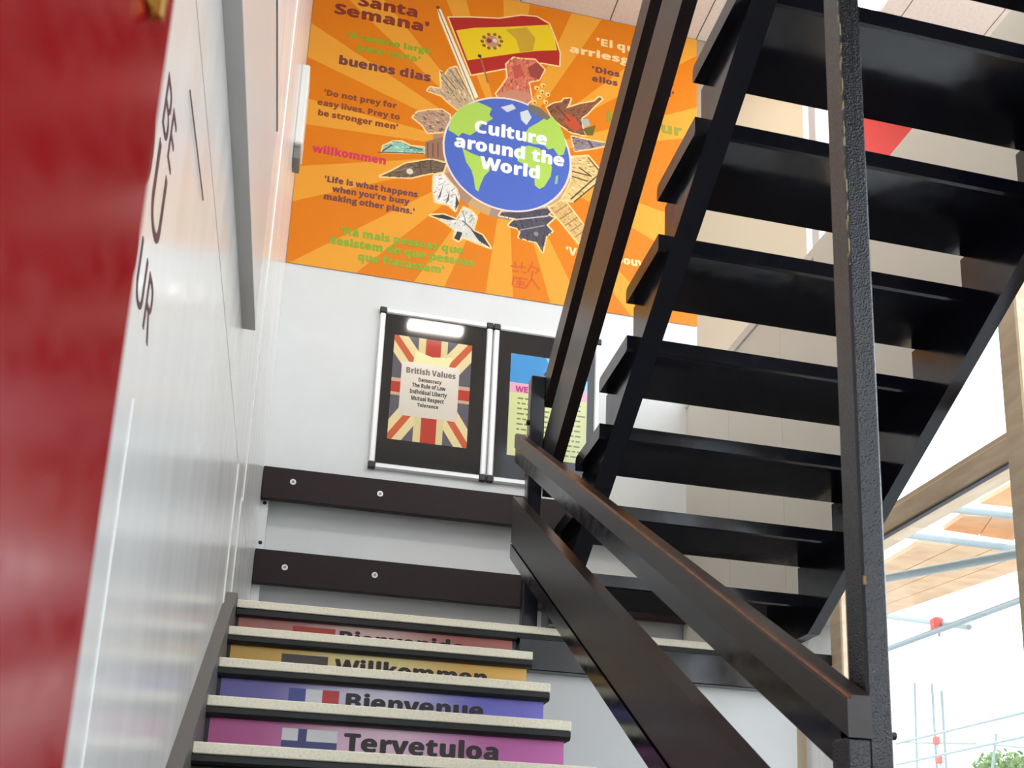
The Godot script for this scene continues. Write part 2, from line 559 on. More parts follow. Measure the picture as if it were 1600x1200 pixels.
# ---------------------------------------------------------------- lower flight
func build_lower_stairs() -> void:
	var s := thing("staircase", "lower flight of black treads with cream nosings and colourful greeting risers", "staircase", Vector3(0.6, FLOOR_Y, 3.0))
	var xa := 0.05
	var xb := 1.15
	for k in range(0, 9):
		var y := -k * RISE
		var z := LZ + k * GO
		if k > 0:
			var st := begin()
			# rounded bull-nose tread profile
			var p := PackedVector2Array([Vector2(z - GO - 0.02, y - 0.004), Vector2(z - 0.012, y - 0.004), Vector2(z - 0.012, y - 0.032), Vector2(z - 0.002, y - 0.034), Vector2(z - 0.001, y - 0.050), Vector2(z - 0.006, y - 0.058), Vector2(z - 0.016, y - 0.061), Vector2(z - GO - 0.02, y - 0.061)])
			profile(st, p, xa, xb - 0.001)
			var t := put(st, "tread", M.rubber, s)
			nosing(t, xa, xb, y, z)
	# wall string along the left wall
	var st := begin()
	var sl := RISE / GO
	profile(st, PackedVector2Array([Vector2(1.73, 0.02), Vector2(LZ + 0.02, 0.02), Vector2(LZ + 9 * GO, -9 * RISE + 0.02), Vector2(LZ + 9 * GO, FLOOR_Y), Vector2(LZ + 7.5 * GO, FLOOR_Y), Vector2(1.73, -0.25)]), XL, xa)
	put(st, "wall_string", M.string_grey, s)
	# inset outer string that carries the treads
	st = begin()
	profile(st, PackedVector2Array([Vector2(LZ - 0.02, -0.24), Vector2(LZ + 8.6 * GO, -8.6 * RISE - 0.065), Vector2(LZ + 8.6 * GO, FLOOR_Y), Vector2(LZ + 7.2 * GO, FLOOR_Y), Vector2(LZ - 0.02, -0.36)]), 0.62, 0.68)
	put(st, "carriage", M.black, s)
	# risers with their printed signs
	var signs := {
		0: ["Bienvenido", rgb(196, 122, 112), rgb(236, 198, 186), rgb(190, 112, 104), 0.449, 0.940, 0.267],
		1: ["Willkommen", rgb(226, 178, 84), rgb(248, 228, 156), rgb(240, 186, 92), 0.430, 0.984, 0.240],
		2: ["Bienvenue", rgb(116, 106, 178), rgb(226, 218, 238), rgb(116, 112, 208), 0.466, 0.924, 0.278],
		3: ["Tervetuloa", rgb(196, 90, 150), rgb(240, 200, 218), rgb(204, 104, 174), 0.456, 0.926, 0.271],
	}
	for k in range(0, 9):
		var y1 := -k * RISE - 0.061
		var y0 := -(k + 1) * RISE - 0.002
		var zf := LZ + k * GO - 0.035
		if k > 3:
			boxm("riser", Vector3(xa, y0, zf - 0.012), Vector3(1.136, y1, zf), M.riser_dark, s)
			continue
		var d: Array = signs[k]
		var img := Image.create(256, 8, false, Image.FORMAT_RGBA8)
		for i in 256:
			var u := i / 255.0
			var col: Color = d[1]
			if u < 0.42:
				col = d[1].lerp(d[2], smoothstep(0.1, 0.42, u))
			else:
				col = d[2].lerp(d[3], smoothstep(0.5, 0.82, u))
			img.fill_rect(Rect2i(i, 0, 1, 8), col)
		var pm := mat(Color.WHITE, 0.4)
		pm.albedo_texture = ImageTexture.create_from_image(img)
		var r := boxm("riser", Vector3(xa, y0, zf - 0.012), Vector3(1.136, y1, zf - 0.001), M.riser_dark, s)
		r.set_meta("label", "riser reading " + d[0])
		var sheet := print_sheet(Vector3(0.062, y0, zf), 1.136 - 0.062, y1 - y0, pm, r, "printed_sign")
		sheet.position = -r.get_parent().position - r.position
		riser_flag(k, d[6], -k * RISE - 0.077, zf + 0.0006, r)
		lettering(d[0], d[4], d[5], -k * RISE - 0.1335, 0.0515, zf + 0.0006, M.ink, r, bold)

func nosing(t: Node, xa: float, xb: float, y: float, z: float) -> void:
	var st := begin()
	box(st, Vector3(xa, y - 0.031, z - 0.011), Vector3(xb, y, z), 0.0025)
	box(st, Vector3(xa, y - 0.006, z - 0.055), Vector3(xb, y - 0.0005, z - 0.009))
	put(st, "nosing", M.nosing, t)

func riser_flag(k: int, x: float, ytop: float, z: float, parent: Node) -> void:
	var w := 0.163
	var h := 0.098
	var img := Image.create(180, 108, false, Image.FORMAT_RGBA8)
	match k:
		0:
			img.fill(rgb(196, 58, 40))
			img.fill_rect(Rect2i(0, 27, 180, 54), rgb(232, 190, 60))
		1:
			img.fill(rgb(66, 56, 50))
			img.fill_rect(Rect2i(0, 36, 180, 36), rgb(190, 48, 36))
			img.fill_rect(Rect2i(0, 72, 180, 36), rgb(232, 190, 60))
		2:
			img.fill(rgb(72, 82, 158))
			img.fill_rect(Rect2i(60, 0, 60, 108), rgb(236, 234, 236))
			img.fill_rect(Rect2i(120, 0, 60, 108), rgb(206, 50, 44))
		3:
			img.fill(rgb(234, 230, 230))
			img.fill_rect(Rect2i(52, 0, 28, 108), rgb(60, 62, 124))
			img.fill_rect(Rect2i(0, 40, 180, 28), rgb(60, 62, 124))
	var pm := mat(Color.WHITE, 0.4)
	pm.albedo_texture = ImageTexture.create_from_image(img)
	var o := print_sheet(Vector3(x, ytop - h, z), w, h, pm, parent, "flag_print")
	o.position = -parent.get_parent().position - parent.position

func print_sheet(lo: Vector3, w: float, h: float, m: Material, parent: Node, called: String) -> MeshInstance3D:
	# thin printed sheet facing +z, its picture laid out over its own width and height
	var st := SurfaceTool.new()
	st.begin(Mesh.PRIMITIVE_TRIANGLES)
	var c := [lo, lo + Vector3(w, 0, 0), lo + Vector3(w, h, 0), lo + Vector3(0, h, 0)]
	var uv := [Vector2(0, 1), Vector2(1, 1), Vector2(1, 0), Vector2(0, 0)]
	for i in [0, 2, 1, 0, 3, 2]:
		st.set_normal(Vector3(0, 0, 1))
		st.set_uv(uv[i])
		st.add_vertex(c[i])
	var bk := Vector3(0, 0, -0.0005)
	for i in 4:
		var a: Vector3 = c[i]
		var b: Vector3 = c[(i + 1) % 4]
		var n := (b - a).cross(Vector3(0, 0, 1)).normalized()
		for v in [[a, i], [b + bk, (i + 1) % 4], [b, (i + 1) % 4], [a, i], [a + bk, i], [b + bk, (i + 1) % 4]]:
			st.set_normal(n)
			st.set_uv(uv[v[1]])
			st.add_vertex(v[0])
	return mesh_node(called, st.commit(), m, parent)

func text_mesh(text: String, f: Font) -> TextMesh:
	var t := TextMesh.new()
	t.text = text
	t.font = f
	t.font_size = 48
	t.pixel_size = 0.01
	t.depth = 0.02
	t.curve_step = 3.0
	t.horizontal_alignment = HORIZONTAL_ALIGNMENT_LEFT
	return t

func lettering(text: String, x0: float, x1: float, base: float, cap: float, z: float, m: Material, parent: Node, f: Font, turn := 0.0) -> MeshInstance3D:
	# x1 <= x0 keeps the natural width
	var t := text_mesh(text, f)
	if not cap_info.has(f):
		cap_info[f] = text_mesh("H", f).get_aabb()
	var hb: AABB = cap_info[f]
	var ab := t.get_aabb()
	var sy := cap / hb.size.y
	var sx := (x1 - x0) / ab.size.x if x1 > x0 else sy
	var shown: Mesh = t
	if f == bold:
		var st := SurfaceTool.new()
		var e := hb.size.y * 0.035
		for q in [Vector3(-e, 0, 0), Vector3(e, 0, 0.0002), Vector3(0, e, 0.0004), Vector3(0, -e, 0.0006)]:
			st.append_from(t, 0, Transform3D(Basis(), q))
		shown = st.commit()
	var o := mesh_node("lettering", shown, m, parent)
	o.set_meta("label", "words " + text.replace("'", "").strip_edges())
	var p := Vector3.ZERO
	var n := parent
	while n != self and n is Node3D:
		p += n.position
		n = n.get_parent()
	var local := Transform3D(Basis.from_scale(Vector3(sx, sy, 0.04)), Vector3(-ab.position.x * sx, -hb.position.y * sy, 0))
	if turn == 0.0:
		o.transform = Transform3D(Basis(), Vector3(x0, base, z) - p) * local
	else:
		o.transform = Transform3D(Basis(Vector3.UP, turn), Vector3(z, base, x0) - p) * local
	return o


# ---------------------------------------------------------------- landing
func build_landing() -> void:
	var l := thing("landing", "half landing with black fascia and cream nosing strip between the two flights", "landing", Vector3(1.3, 0, 0.9))
	var st := begin()
	box(st, Vector3(0.051, -0.05, 0.004), Vector3(XR - 0.005, -0.004, LZ - 0.012))
	put(st, "deck", M.rubber, l)
	st = begin()
	box(st, Vector3(0.05, -0.061, LZ - 0.05), Vector3(1.15, -0.032, LZ - 0.002), 0.004)
	put(st, "nosing_core", M.rubber, l)
	boxm("edge_strip", Vector3(XL + 0.001, -0.05, 0.004), Vector3(0.051, -0.004, 1.729), M.rubber, l)
	boxm("fascia", Vector3(1.16, -0.178, 1.71), Vector3(2.36, -0.034, LZ - 0.016), M.black, l, 0.004)
	boxm("soffit", Vector3(0.051, -0.175, 0.004), Vector3(XR - 0.02, -0.05, 1.70), M.wall_white, l)
	st = begin()
	box(st, Vector3(0.051, -0.031, LZ - 0.011), Vector3(2.33, 0.0, LZ), 0.0025)
	box(st, Vector3(0.051, -0.006, LZ - 0.055), Vector3(2.33, -0.0005, LZ - 0.009))
	put(st, "nosing", M.nosing, l)


# ---------------------------------------------------------------- upper flight
func build_upper_stairs() -> void:
	var s := thing("staircase", "upper flight of open black timber treads rising over the landing, seen from underneath", "staircase", Vector3(1.75, 0, 3.0))
	var sl := RISE / GU
	var xo := 1.2356
	var xs0 := 1.267
	var xs1 := 1.335
	var xr := 2.282
	var th := 0.0537
	for k in range(1, 12):
		var y := k * RISE
		var z := ZU + k * GU
		var st := begin()
		profile(st, PackedVector2Array([Vector2(z, y - th + 0.006), Vector2(z + 0.006, y - th), Vector2(z + 0.31, y - th), Vector2(z + 0.317, y - th + 0.006), Vector2(z + 0.317, y), Vector2(z + 0.014, y), Vector2(z + 0.004, y - 0.006), Vector2(z, y - 0.016)]), xo, xr + 0.07)
		put(st, "tread", M.black, s)
	# cut string on the well side
	var pts := PackedVector2Array()
	var low := -0.2547
	pts.append(Vector2(ZU + (0.001 - low) / sl, 0.001))
	pts.append(Vector2(ZU + GU - 0.015, 0.001))
	for k in range(1, 12):
		var y := k * RISE - th
		var z := ZU + k * GU - 0.015
		pts.append(Vector2(z, y))
		if k < 11:
			pts.append(Vector2(z + GU, y))
		else:
			pts.append(Vector2(5.02, y))
	pts.append(Vector2(5.02, (5.02 - ZU) * sl + low))
	var st := begin()
	profile(st, pts, xs0, xs1)
	put(st, "cut_string", M.black, s)
	# matching cut string on the window side, deeper
	var lo2 := -0.383
	var pr := PackedVector2Array()
	pr.append(Vector2(ZU + (0.001 - lo2) / sl, 0.001))
	for i in range(1, pts.size() - 1):
		pr.append(Vector2(pts[i].x, maxf(pts[i].y, 0.001)))
	pr.append(Vector2(5.02, (5.02 - ZU) * sl + lo2))
	st = begin()
	profile(st, pr, xr, xr + 0.05)
	put(st, "cut_string", M.black, s)


# ---------------------------------------------------------------- newel, column and balustrades
func sloped(x0: float, x1: float, z0: float, z1: float, ref: float, slope: float, top: float, bottom: float, plumb := true) -> PackedVector2Array:
	return PackedVector2Array([Vector2(z0, (z0 - ref) * slope + bottom), Vector2(z0, (z0 - ref) * slope + top), Vector2(z1, (z1 - ref) * slope + top), Vector2(z1, (z1 - ref) * slope + bottom)])

func rail_part(called: String, x0: float, x1: float, z0: float, z1: float, ref: float, slope: float, top: float, bottom: float, m: Material, parent: Node) -> MeshInstance3D:
	var st := begin()
	profile(st, sloped(x0, x1, z0, z1, ref, slope, top, bottom), x0, x1)
	return put(st, called, m, parent)

func build_balustrades() -> void:
	var n := thing("newel_post", "short black newel post on the landing where both balustrades meet", "newel post", Vector3(1.206, -0.2, 1.72))
	boxm("shaft", Vector3(1.174, -0.003, 1.69), Vector3(1.237, 1.13, 1.752), M.black, n, 0.004)
	tubem("bolt", Vector3(1.165, 0.92, 1.72), Vector3(1.175, 0.92, 1.72), 0.012, M.plastic_black, n)

	var c := thing("support_column", "tall slim black steel column with rough glossy paint beside the lower handrail end", "column", Vector3(1.19, FLOOR_Y, 4.38))
	boxm("shaft", Vector3(1.170, FLOOR_Y, 4.354), Vector3(1.2135, 3.1, 4.412), M.column, c, 0.004)
	boxm("base_plate", Vector3(1.13, FLOOR_Y, 4.31), Vector3(1.26, FLOOR_Y + 0.01, 4.45), M.column, c)
	var chip := on_z(1351, 906, 4.413)
	boxm("paint_chip", Vector3(chip.x - 0.0025, chip.y - 0.008, 4.411), Vector3(chip.x + 0.003, chip.y + 0.007, 4.4135), M.ochre, c, 0.001)
	boxm("worn_edge", Vector3(1.1695, 0.02, 4.4085), Vector3(1.1725, 0.75, 4.4125), M.ochre_worn, c)
	tubem("bolt", Vector3(1.212, -0.80, 4.40), Vector3(1.222, -0.80, 4.40), 0.007, M.plastic_black, c)

	# lower flight: timber handrail on a steel bar, and a deep mid board on a second bar
	var sl := -RISE / GO
	var b := thing("balustrade", "dark brown balustrade of worn timber handrail and deep board beside the lower flight", "balustrade", Vector3(1.15, 0, 3.0))
	var x0 := 1.125
	var x1 := 1.166
	var w := 0.006
	var hr := begin()
	for part in [1]:
		profile(hr, sloped(x0, x1, 1.675, 4.43, LZ, sl, 0.814 - w, 0.748), x0, x1)
		profile(hr, sloped(x0 + w, x1, 1.675, 4.43, LZ, sl, 0.814, 0.814 - w), x0 + w, x1)
	var rail := put(hr, "handrail", M.timber_rail, b)
	# worn arris along the top edge
	var we := begin()
	var a0 := Vector3(x0 - 0.0004, (1.675 - LZ) * sl + 0.814 - w - 0.003, 1.675)
	var a1 := Vector3(x0 - 0.0004, (4.43 - LZ) * sl + 0.814 - w - 0.003, 4.4305)
	var c0 := Vector3(x0 + w + 0.002, (1.675 - LZ) * sl + 0.8145, 1.675)
	var c1 := Vector3(x0 + w + 0.002, (4.43 - LZ) * sl + 0.8145, 4.4305)
	quad(we, a0, a1, c1, c0)
	quad(we, a0 + Vector3(0.005, 0, 0), c0 - Vector3(0, 0.005, 0), c1 - Vector3(0, 0.005, 0), a1 + Vector3(0.005, 0, 0))
	put(we, "worn_edge", M.worn, rail)
	rail_part("rail_bar", x0 + 0.004, x1 - 0.004, 1.68, 4.40, LZ, sl, 0.748, 0.683, M.black, b)
	rail_part("mid_board", x0, x1 + 0.002, 1.69, 4.43, LZ, sl, 0.527, 0.322, M.timber_rail, b)
	rail_part("mid_bar", x0 - 0.004, x1 - 0.004, 1.70, 4.42, LZ, sl, 0.316, 0.253, M.black, b)
	boxm("end_post", Vector3(x0, FLOOR_Y, 4.375), Vector3(x1, -0.81, 4.425), M.column, b, 0.004)

	# upper flight: the same build, seen from below
	var su := RISE / GU
	var u := thing("balustrade", "dark brown balustrade of two sloping rails beside the upper flight, seen from below", "balustrade", Vector3(1.26, 0, 3.2))
	var ux0 := 1.2365
	var ux1 := 1.2825
	rail_part("handrail", ux0, ux1, 1.70, 4.98, ZU, su, 0.95, 0.885, M.timber_rail, u)
	rail_part("rail_bar", ux0, ux1, 1.72, 4.98, ZU, su, 0.885, 0.82, M.timber_rail, u)
	rail_part("mid_board", ux0, ux1, 1.74, 4.98, ZU, su, 0.64, 0.44, M.timber_rail, u)
	rail_part("mid_bar", ux0, ux1, 1.76, 4.98, ZU, su, 0.44, 0.366, M.timber_rail, u)


# ---------------------------------------------------------------- boards on the landing wall
func build_guard_boards() -> void:
	var rows := [[1.0486, 1.2383, [[458, 753], [594, 771.5]], "upper dark brown guard board bolted across the white wall under the poster frames"],
		[0.5544, 0.7491, [[445, 886.5], [585.5, 898.5]], "lower dark brown guard board bolted across the white wall just above the landing"]]
	for r in rows:
		var g := thing("guard_board", r[3], "board", Vector3(1.2, r[0], 0.03), "guard boards across the landing wall")
		boxm("plank", Vector3(0.0125, r[0], 0.004), Vector3(XR - 0.008, r[1], 0.05), M.brown, g, 0.003)
		for p in r[2]:
			var h := on_z(p[0], p[1], 0.052)
			tubem("bolt", Vector3(h.x, h.y, 0.05), Vector3(h.x, h.y, 0.054), 0.017, M.steel, g, 16)
			tubem("bolt_head", Vector3(h.x, h.y, 0.054), Vector3(h.x, h.y, 0.058), 0.0075, M.bolt_dark, g, 8)


# ---------------------------------------------------------------- mural
const MX0 := 0.0136
const MX1 := 2.6225
const MY0 := 2.5608
const MS := 560.0
var mural_img: Image
var sketch := RandomNumberGenerator.new()

func mp(px: float, py: float) -> Vector2:
	var w := on_z(px, py, 0.0)
	return Vector2((w.x - MX0) * MS, (CEIL - w.y) * MS)

func fill_poly(img: Image, p: PackedVector2Array, col: Color) -> void:
	var ymin := 1e9
	var ymax := -1e9
	for q in p:
		ymin = minf(ymin, q.y)
		ymax = maxf(ymax, q.y)
	var h := img.get_height()
	var w := img.get_width()
	for y in range(maxi(0, int(floor(ymin))), mini(h, int(ceil(ymax)) + 1)):
		var yc := y + 0.5
		var xs: Array[float] = []
		for i in p.size():
			var a := p[i]
			var b := p[(i + 1) % p.size()]
			if (a.y <= yc) != (b.y <= yc):
				xs.append(a.x + (yc - a.y) / (b.y - a.y) * (b.x - a.x))
		xs.sort()
		for i in range(0, xs.size() - 1, 2):
			var xa := clampi(int(round(xs[i])), 0, w)
			var xb := clampi(int(round(xs[i + 1])), 0, w)
			if xb > xa:
				img.fill_rect(Rect2i(xa, y, xb - xa, 1), col)

func px_poly(pts: Array, col: Color) -> void:
	var p := PackedVector2Array()
	for q in pts:
		p.append(mp(q[0], q[1]))
	fill_poly(mural_img, p, col)

func px_disc(px: float, py: float, r: float, col: Color) -> void:
	var c := mp(px, py)
	var p := PackedVector2Array()
	for i in 24:
		p.append(c + Vector2(cos(TAU * i / 24), sin(TAU * i / 24)) * r)
	fill_poly(mural_img, p, col)

func px_line(a: Array, b: Array, wpx: float, col: Color) -> void:
	var p0 := mp(a[0], a[1])
	var p1 := mp(b[0], b[1])
	var n := (p1 - p0).normalized().orthogonal() * wpx * 0.5
	fill_poly(mural_img, PackedVector2Array([p0 + n, p1 + n, p1 - n, p0 - n]), col)

func halo(pts: Array, col: Color, engraved := true) -> void:
	# cream cut-out border that the printed landmarks carry
	var p := PackedVector2Array()
	for q in pts:
		p.append(mp(q[0], q[1]))
	for o in Geometry2D.offset_polygon(p, 6.0, Geometry2D.JOIN_ROUND):
		fill_poly(mural_img, o, rgb(250, 214, 150))
	fill_poly(mural_img, p, col)
	if not engraved:
		return
	# sketchy engraving inside the printed shape
	var box_ := Rect2(p[0], Vector2.ZERO)
	for q in p:
		box_ = box_.expand(q)
	var n := int(box_.get_area() / 90.0)
	for i in n:
		var c := box_.position + Vector2(sketch.randf() * box_.size.x, sketch.randf() * box_.size.y)
		if not Geometry2D.is_point_in_polygon(c, p):
			continue
		var r := (c - mp(793, 241)).normalized() * sketch.randf_range(2.0, 9.0)
		var t := r.orthogonal().normalized() * sketch.randf_range(0.8, 2.2)
		var k := sketch.randf_range(0.62, 1.3)
		fill_poly(mural_img, PackedVector2Array([c - r - t, c + r - t, c + r + t, c - r + t]), Color(minf(col.r * k, 1), minf(col.g * k, 1), minf(col.b * k, 1)))

func build_mural() -> void:
	sketch.seed = 31
	var w := MX1 - MX0
	var h := CEIL - 0.004 - MY0
	mural_img = Image.create(int(w * MS), int((CEIL - MY0) * MS), false, Image.FORMAT_RGBA8)
	mural_img.fill(rgb(226, 126, 14))
	var gc := mp(793, 241)
	# sunburst rays
	var bands := [[[489, 38], [486, 92]], [[482, 155], [480, 195]], [[467, 260], [457, 315]], [[470, 402], [560, 424]], [[647, 440], [695, 446]], [[758, 458], [801, 462]], [[856, 462], [892, 446]], [[955, 455], [1010, 470]], [[1060, 400], [1085, 350]], [[1088, 215], [1088, 168]], [[1010, 128], [985, 100]], [[938, 33], [892, 22]], [[827, 10], [786, 0]], [[728, 0], [697, 0]], [[616, 20], [574, 28]]]
	for b in bands:
		var a0 := (mp(b[0][0], b[0][1]) - gc).normalized() * 2600.0
		var a1 := (mp(b[1][0], b[1][1]) - gc).normalized() * 2600.0
		fill_poly(mural_img, PackedVector2Array([gc, gc + a0, gc + a1]), rgb(238, 162, 52))
	# globe radius in the print
	var R := 0.425 * MS
	# ground ring
	for i in 60:
		var t0 := TAU * i / 60.0
		var t1 := TAU * (i + 1) / 60.0
		var deg := rad_to_deg(t0)
		if deg > 25.0 and deg < 185.0:
			var col := rgb(176, 136, 116) if (i / 5) % 2 == 0 else rgb(206, 164, 112)
			if deg > 75 and deg < 100:
				col = rgb(170, 140, 130)
			fill_poly(mural_img, PackedVector2Array([gc, gc + Vector2(cos(t0), sin(t0)) * R * 1.15, gc + Vector2(cos(t1), sin(t1)) * R * 1.15]), col)
	var tan_ := rgb(196, 158, 124)
	var tower := rgb(116, 96, 78)
	# landmarks round the globe
	halo([[645, 184], [652, 176], [670, 173], [690, 172], [702, 180], [702, 206], [668, 208], [660, 196]], rgb(190, 152, 128))
	for q in [[664, 186], [672, 198], [684, 192], [688, 204], [692, 180]]:
		px_disc(q[0], q[1], 6, rgb(140, 104, 84))
	halo([[688, 112], [694, 120], [702, 108], [712, 105], [722, 126], [740, 160], [715, 172], [700, 160], [690, 150], [668, 142], [672, 137], [690, 140]], rgb(200, 172, 136))
	for q in [[[690, 113], [712, 140]], [[689, 121], [708, 146]], [[703, 110], [724, 140]], [[712, 108], [730, 142]]]:
		px_line(q[0], q[1], 4, rgb(128, 110, 84))
	halo([[594, 276], [614, 267], [634, 256], [655, 253], [675, 250], [696, 256], [692, 269], [667, 272], [642, 278], [617, 277]], tower)
	px_disc(640, 268.5, 12, rgb(226, 214, 196))
	px_line([655, 253], [658, 274], 4, rgb(84, 70, 58))
	px_line([672, 251], [674, 271], 4, rgb(84, 70, 58))
	px_line([617, 268], [645, 262], 4, rgb(150, 130, 104))
	halo([[597, 238], [599, 229], [614, 222], [628, 222], [641, 229], [662, 231], [664, 239], [630, 239]], rgb(150, 200, 180))
	px_line([597, 237], [612, 227], 5, rgb(90, 84, 70))
	px_line([640, 230], [660, 235], 6, rgb(80, 110, 100))
	px_line([590, 238.5], [662, 240.5], 4, rgb(110, 80, 54))
	px_poly([[664, 222], [694, 214], [698, 252], [664, 247]], rgb(158, 116, 94))
	for q in [668, 676, 684]:
		px_line([q, 224], [q, 246], 4, rgb(112, 78, 62))
	# opera-house sails
	halo([[678, 276], [691, 271], [701, 284], [712, 296], [716, 308], [711, 330], [700, 320], [690, 318], [680, 316], [677, 296]], rgb(238, 232, 226))
	px_poly([[694, 284], [683, 313], [688, 308], [690, 298]], rgb(96, 92, 84))
	px_poly([[702, 298], [696, 318], [701, 314]], rgb(110, 104, 98))
	px_poly([[712, 305], [711, 329], [717, 318]], rgb(74, 78, 80))
	# big white bird
	halo([[672, 337], [693, 336], [714, 344], [724, 325], [735, 330], [744, 340], [738, 361], [753, 368], [766, 388], [750, 382], [723, 371], [715, 377], [709, 373], [712, 361], [697, 349], [681, 340]], rgb(222, 218, 206))
	px_poly([[672, 337], [693, 336], [714, 344], [700, 344], [684, 341]], rgb(64, 58, 54))
	px_poly([[735, 359], [753, 368], [766, 388], [748, 377]], rgb(66, 62, 60))
	px_poly([[714, 362], [722, 364], [717, 377], [709, 373]], rgb(60, 60, 58))
	px_line([722, 345], [738, 360], 5, rgb(110, 104, 100))
	px_line([722, 330], [728, 350], 4, rgb(150, 146, 138))
	# pagoda
	halo([[780, 337], [784, 331], [858, 324], [862, 328], [855, 337], [865, 341], [853, 352], [862, 362], [852, 370], [847, 394], [838, 379], [825, 376], [810, 371], [813, 363], [808, 357], [794, 353], [799, 347], [806, 342]], rgb(80, 76, 86))
	px_line([803, 344], [856, 338], 6, rgb(190, 186, 184))
	px_line([812, 360], [850, 353], 5, rgb(150, 146, 150))
	px_line([784, 332], [858, 325], 5, rgb(176, 150, 146))
	px_disc(837, 366, 9, rgb(150, 130, 140))
	# leaning tower
	halo([[858, 326], [880, 312], [918, 362], [904, 380]], rgb(218, 176, 112))
	for q in [[866, 333, 886, 320], [874, 343, 894, 330], [882, 353, 902, 340], [890, 362, 909, 350], [898, 371, 915, 359]]:
		px_line([q[0], q[1]], [q[2], q[3]], 5, rgb(172, 128, 78))
	# fan of temple steps and a lattice mast
	halo([[893, 246], [918, 244], [938, 268], [928, 285], [893, 315], [878, 312], [892, 285]], rgb(228, 194, 130))
	for q in [[[918, 246], [937, 269]], [[904, 262], [922, 275]], [[893, 268], [924, 276]], [[893, 276], [918, 284]], [[891, 312], [936, 272]], [[896, 316], [940, 280]]]:
		px_line(q[0], q[1], 5, rgb(92, 66, 44))
	# cathedral group on the right
	halo([[854, 168], [865, 162], [877, 160], [881, 155], [891, 155], [888, 163], [883, 170], [906, 163], [928, 159], [936, 152], [940, 155], [928, 166], [917, 178], [907, 185], [909, 199], [914, 212], [892, 207], [876, 196], [862, 184]], rgb(138, 88, 64))
	px_poly([[884, 176], [900, 186], [908, 200], [898, 206], [880, 192]], rgb(196, 82, 52))
	px_poly([[906, 187], [918, 186], [922, 196], [912, 200]], rgb(176, 184, 180))
	px_poly([[910, 202], [930, 196], [926, 212], [916, 212]], rgb(110, 100, 44))
	px_line([868, 166], [890, 190], 5, rgb(100, 60, 46))
	halo([[893, 214], [921, 220], [944, 224], [944, 228], [926, 232], [898, 236]], rgb(146, 128, 134))
	px_line([918, 220], [926, 231], 10, rgb(92, 84, 96))
	# flag with its pole
	halo([[701, 28], [733, 28], [780, 30], [815, 25], [838, 27], [857, 38], [866, 60], [874, 84], [873, 103], [845, 98], [800, 105], [736, 117]], rgb(180, 44, 38), false)
	px_poly([[712, 48], [740, 44], [770, 43], [800, 42], [857, 39], [866, 60], [870, 79], [840, 80], [812, 83], [770, 89], [730, 95]], rgb(236, 202, 30))
	px_poly([[790, 47], [822, 43], [836, 60], [832, 80], [812, 82], [806, 62]], rgb(206, 164, 50))
	for i in 10:
		var a := TAU * i / 10.0
		px_disc(768 + cos(a) * 15, 65 + sin(a) * 11, 7, rgb(140, 92, 60))
	px_disc(768, 65, 25, rgb(196, 140, 120))
	px_disc(764, 64, 10, rgb(150, 52, 56))
	px_disc(773, 64, 9, rgb(226, 206, 200))
	px_poly([[682, 10], [689, 16], [747, 152], [738, 157], [686, 30]], rgb(246, 236, 206))
	px_line([684, 14], [741, 155], 4, rgb(150, 124, 84))
	px_disc(684, 12, 7, rgb(120, 70, 30))
	px_line([750, 88], [762, 130], 6, rgb(160, 112, 76))
	px_disc(749, 88, 7, rgb(64, 54, 40))
	# dancer in a red ruffled dress, flowers
	halo([[775, 147], [785, 134], [793, 122], [791, 101], [802, 91], [815, 93], [835, 94], [850, 109], [841, 125], [825, 128], [830, 156], [815, 170], [786, 165]], rgb(214, 118, 92))
	px_poly([[824, 106], [838, 98], [850, 109], [842, 125], [828, 120]], rgb(160, 72, 62))
	px_poly([[800, 104], [812, 100], [818, 118], [804, 124]], rgb(196, 88, 76))
	px_poly([[778, 148], [800, 140], [828, 146], [828, 156], [800, 166]], rgb(206, 140, 112))
	for q in [[838, 138], [848, 134], [855, 148], [842, 152], [852, 160], [834, 160], [846, 144]]:
		px_disc(q[0], q[1], 10, rgb(240, 206, 130))
		px_disc(q[0] + 1, q[1] + 1, 4, rgb(140, 104, 60))
	# globe
	var ring := PackedVector2Array()
	var disc := PackedVector2Array()
	for i in 96:
		var a := TAU * i / 96.0
		ring.append(gc + Vector2(cos(a), sin(a)) * R)
		disc.append(gc + Vector2(cos(a), sin(a)) * R * 0.97)
	fill_poly(mural_img, ring, rgb(232, 220, 212))
	fill_poly(mural_img, disc, rgb(82, 108, 196))
	var gcol := rgb(178, 214, 92)
	px_poly([[700, 204], [704, 188], [714, 174], [728, 164], [746, 160], [756, 164], [768, 170], [764, 180], [770, 186], [752, 196], [744, 206], [734, 212], [722, 208], [716, 214], [708, 208]], gcol)
	px_poly([[722, 232], [736, 240], [752, 246], [766, 258], [764, 268], [756, 276], [750, 290], [747, 300], [742, 296], [740, 280], [736, 266], [728, 254]], gcol)
	px_poly([[818, 212], [826, 200], [840, 192], [852, 184], [862, 182], [872, 194], [880, 210], [884, 228], [880, 242], [872, 244], [864, 232], [856, 234], [848, 226], [834, 226], [822, 222]], gcol)
	px_poly([[808, 232], [826, 228], [842, 232], [856, 246], [862, 262], [860, 276], [850, 292], [842, 296], [835, 290], [834, 272], [826, 262], [808, 252]], gcol)
	px_poly([[868, 276], [872, 274], [870, 288], [866, 288]], rgb(150, 196, 150))
	px_poly([[782, 168], [800, 163], [806, 170], [792, 176]], rgb(214, 216, 226))
	px_poly([[826, 163], [842, 168], [860, 184], [854, 188], [836, 180], [824, 170]], rgb(120, 112, 104))
	px_poly([[812, 176], [824, 172], [830, 184], [822, 196], [814, 188]], rgb(214, 222, 226))
	# large red character, brush strokes
	var red := rgb(214, 92, 44)
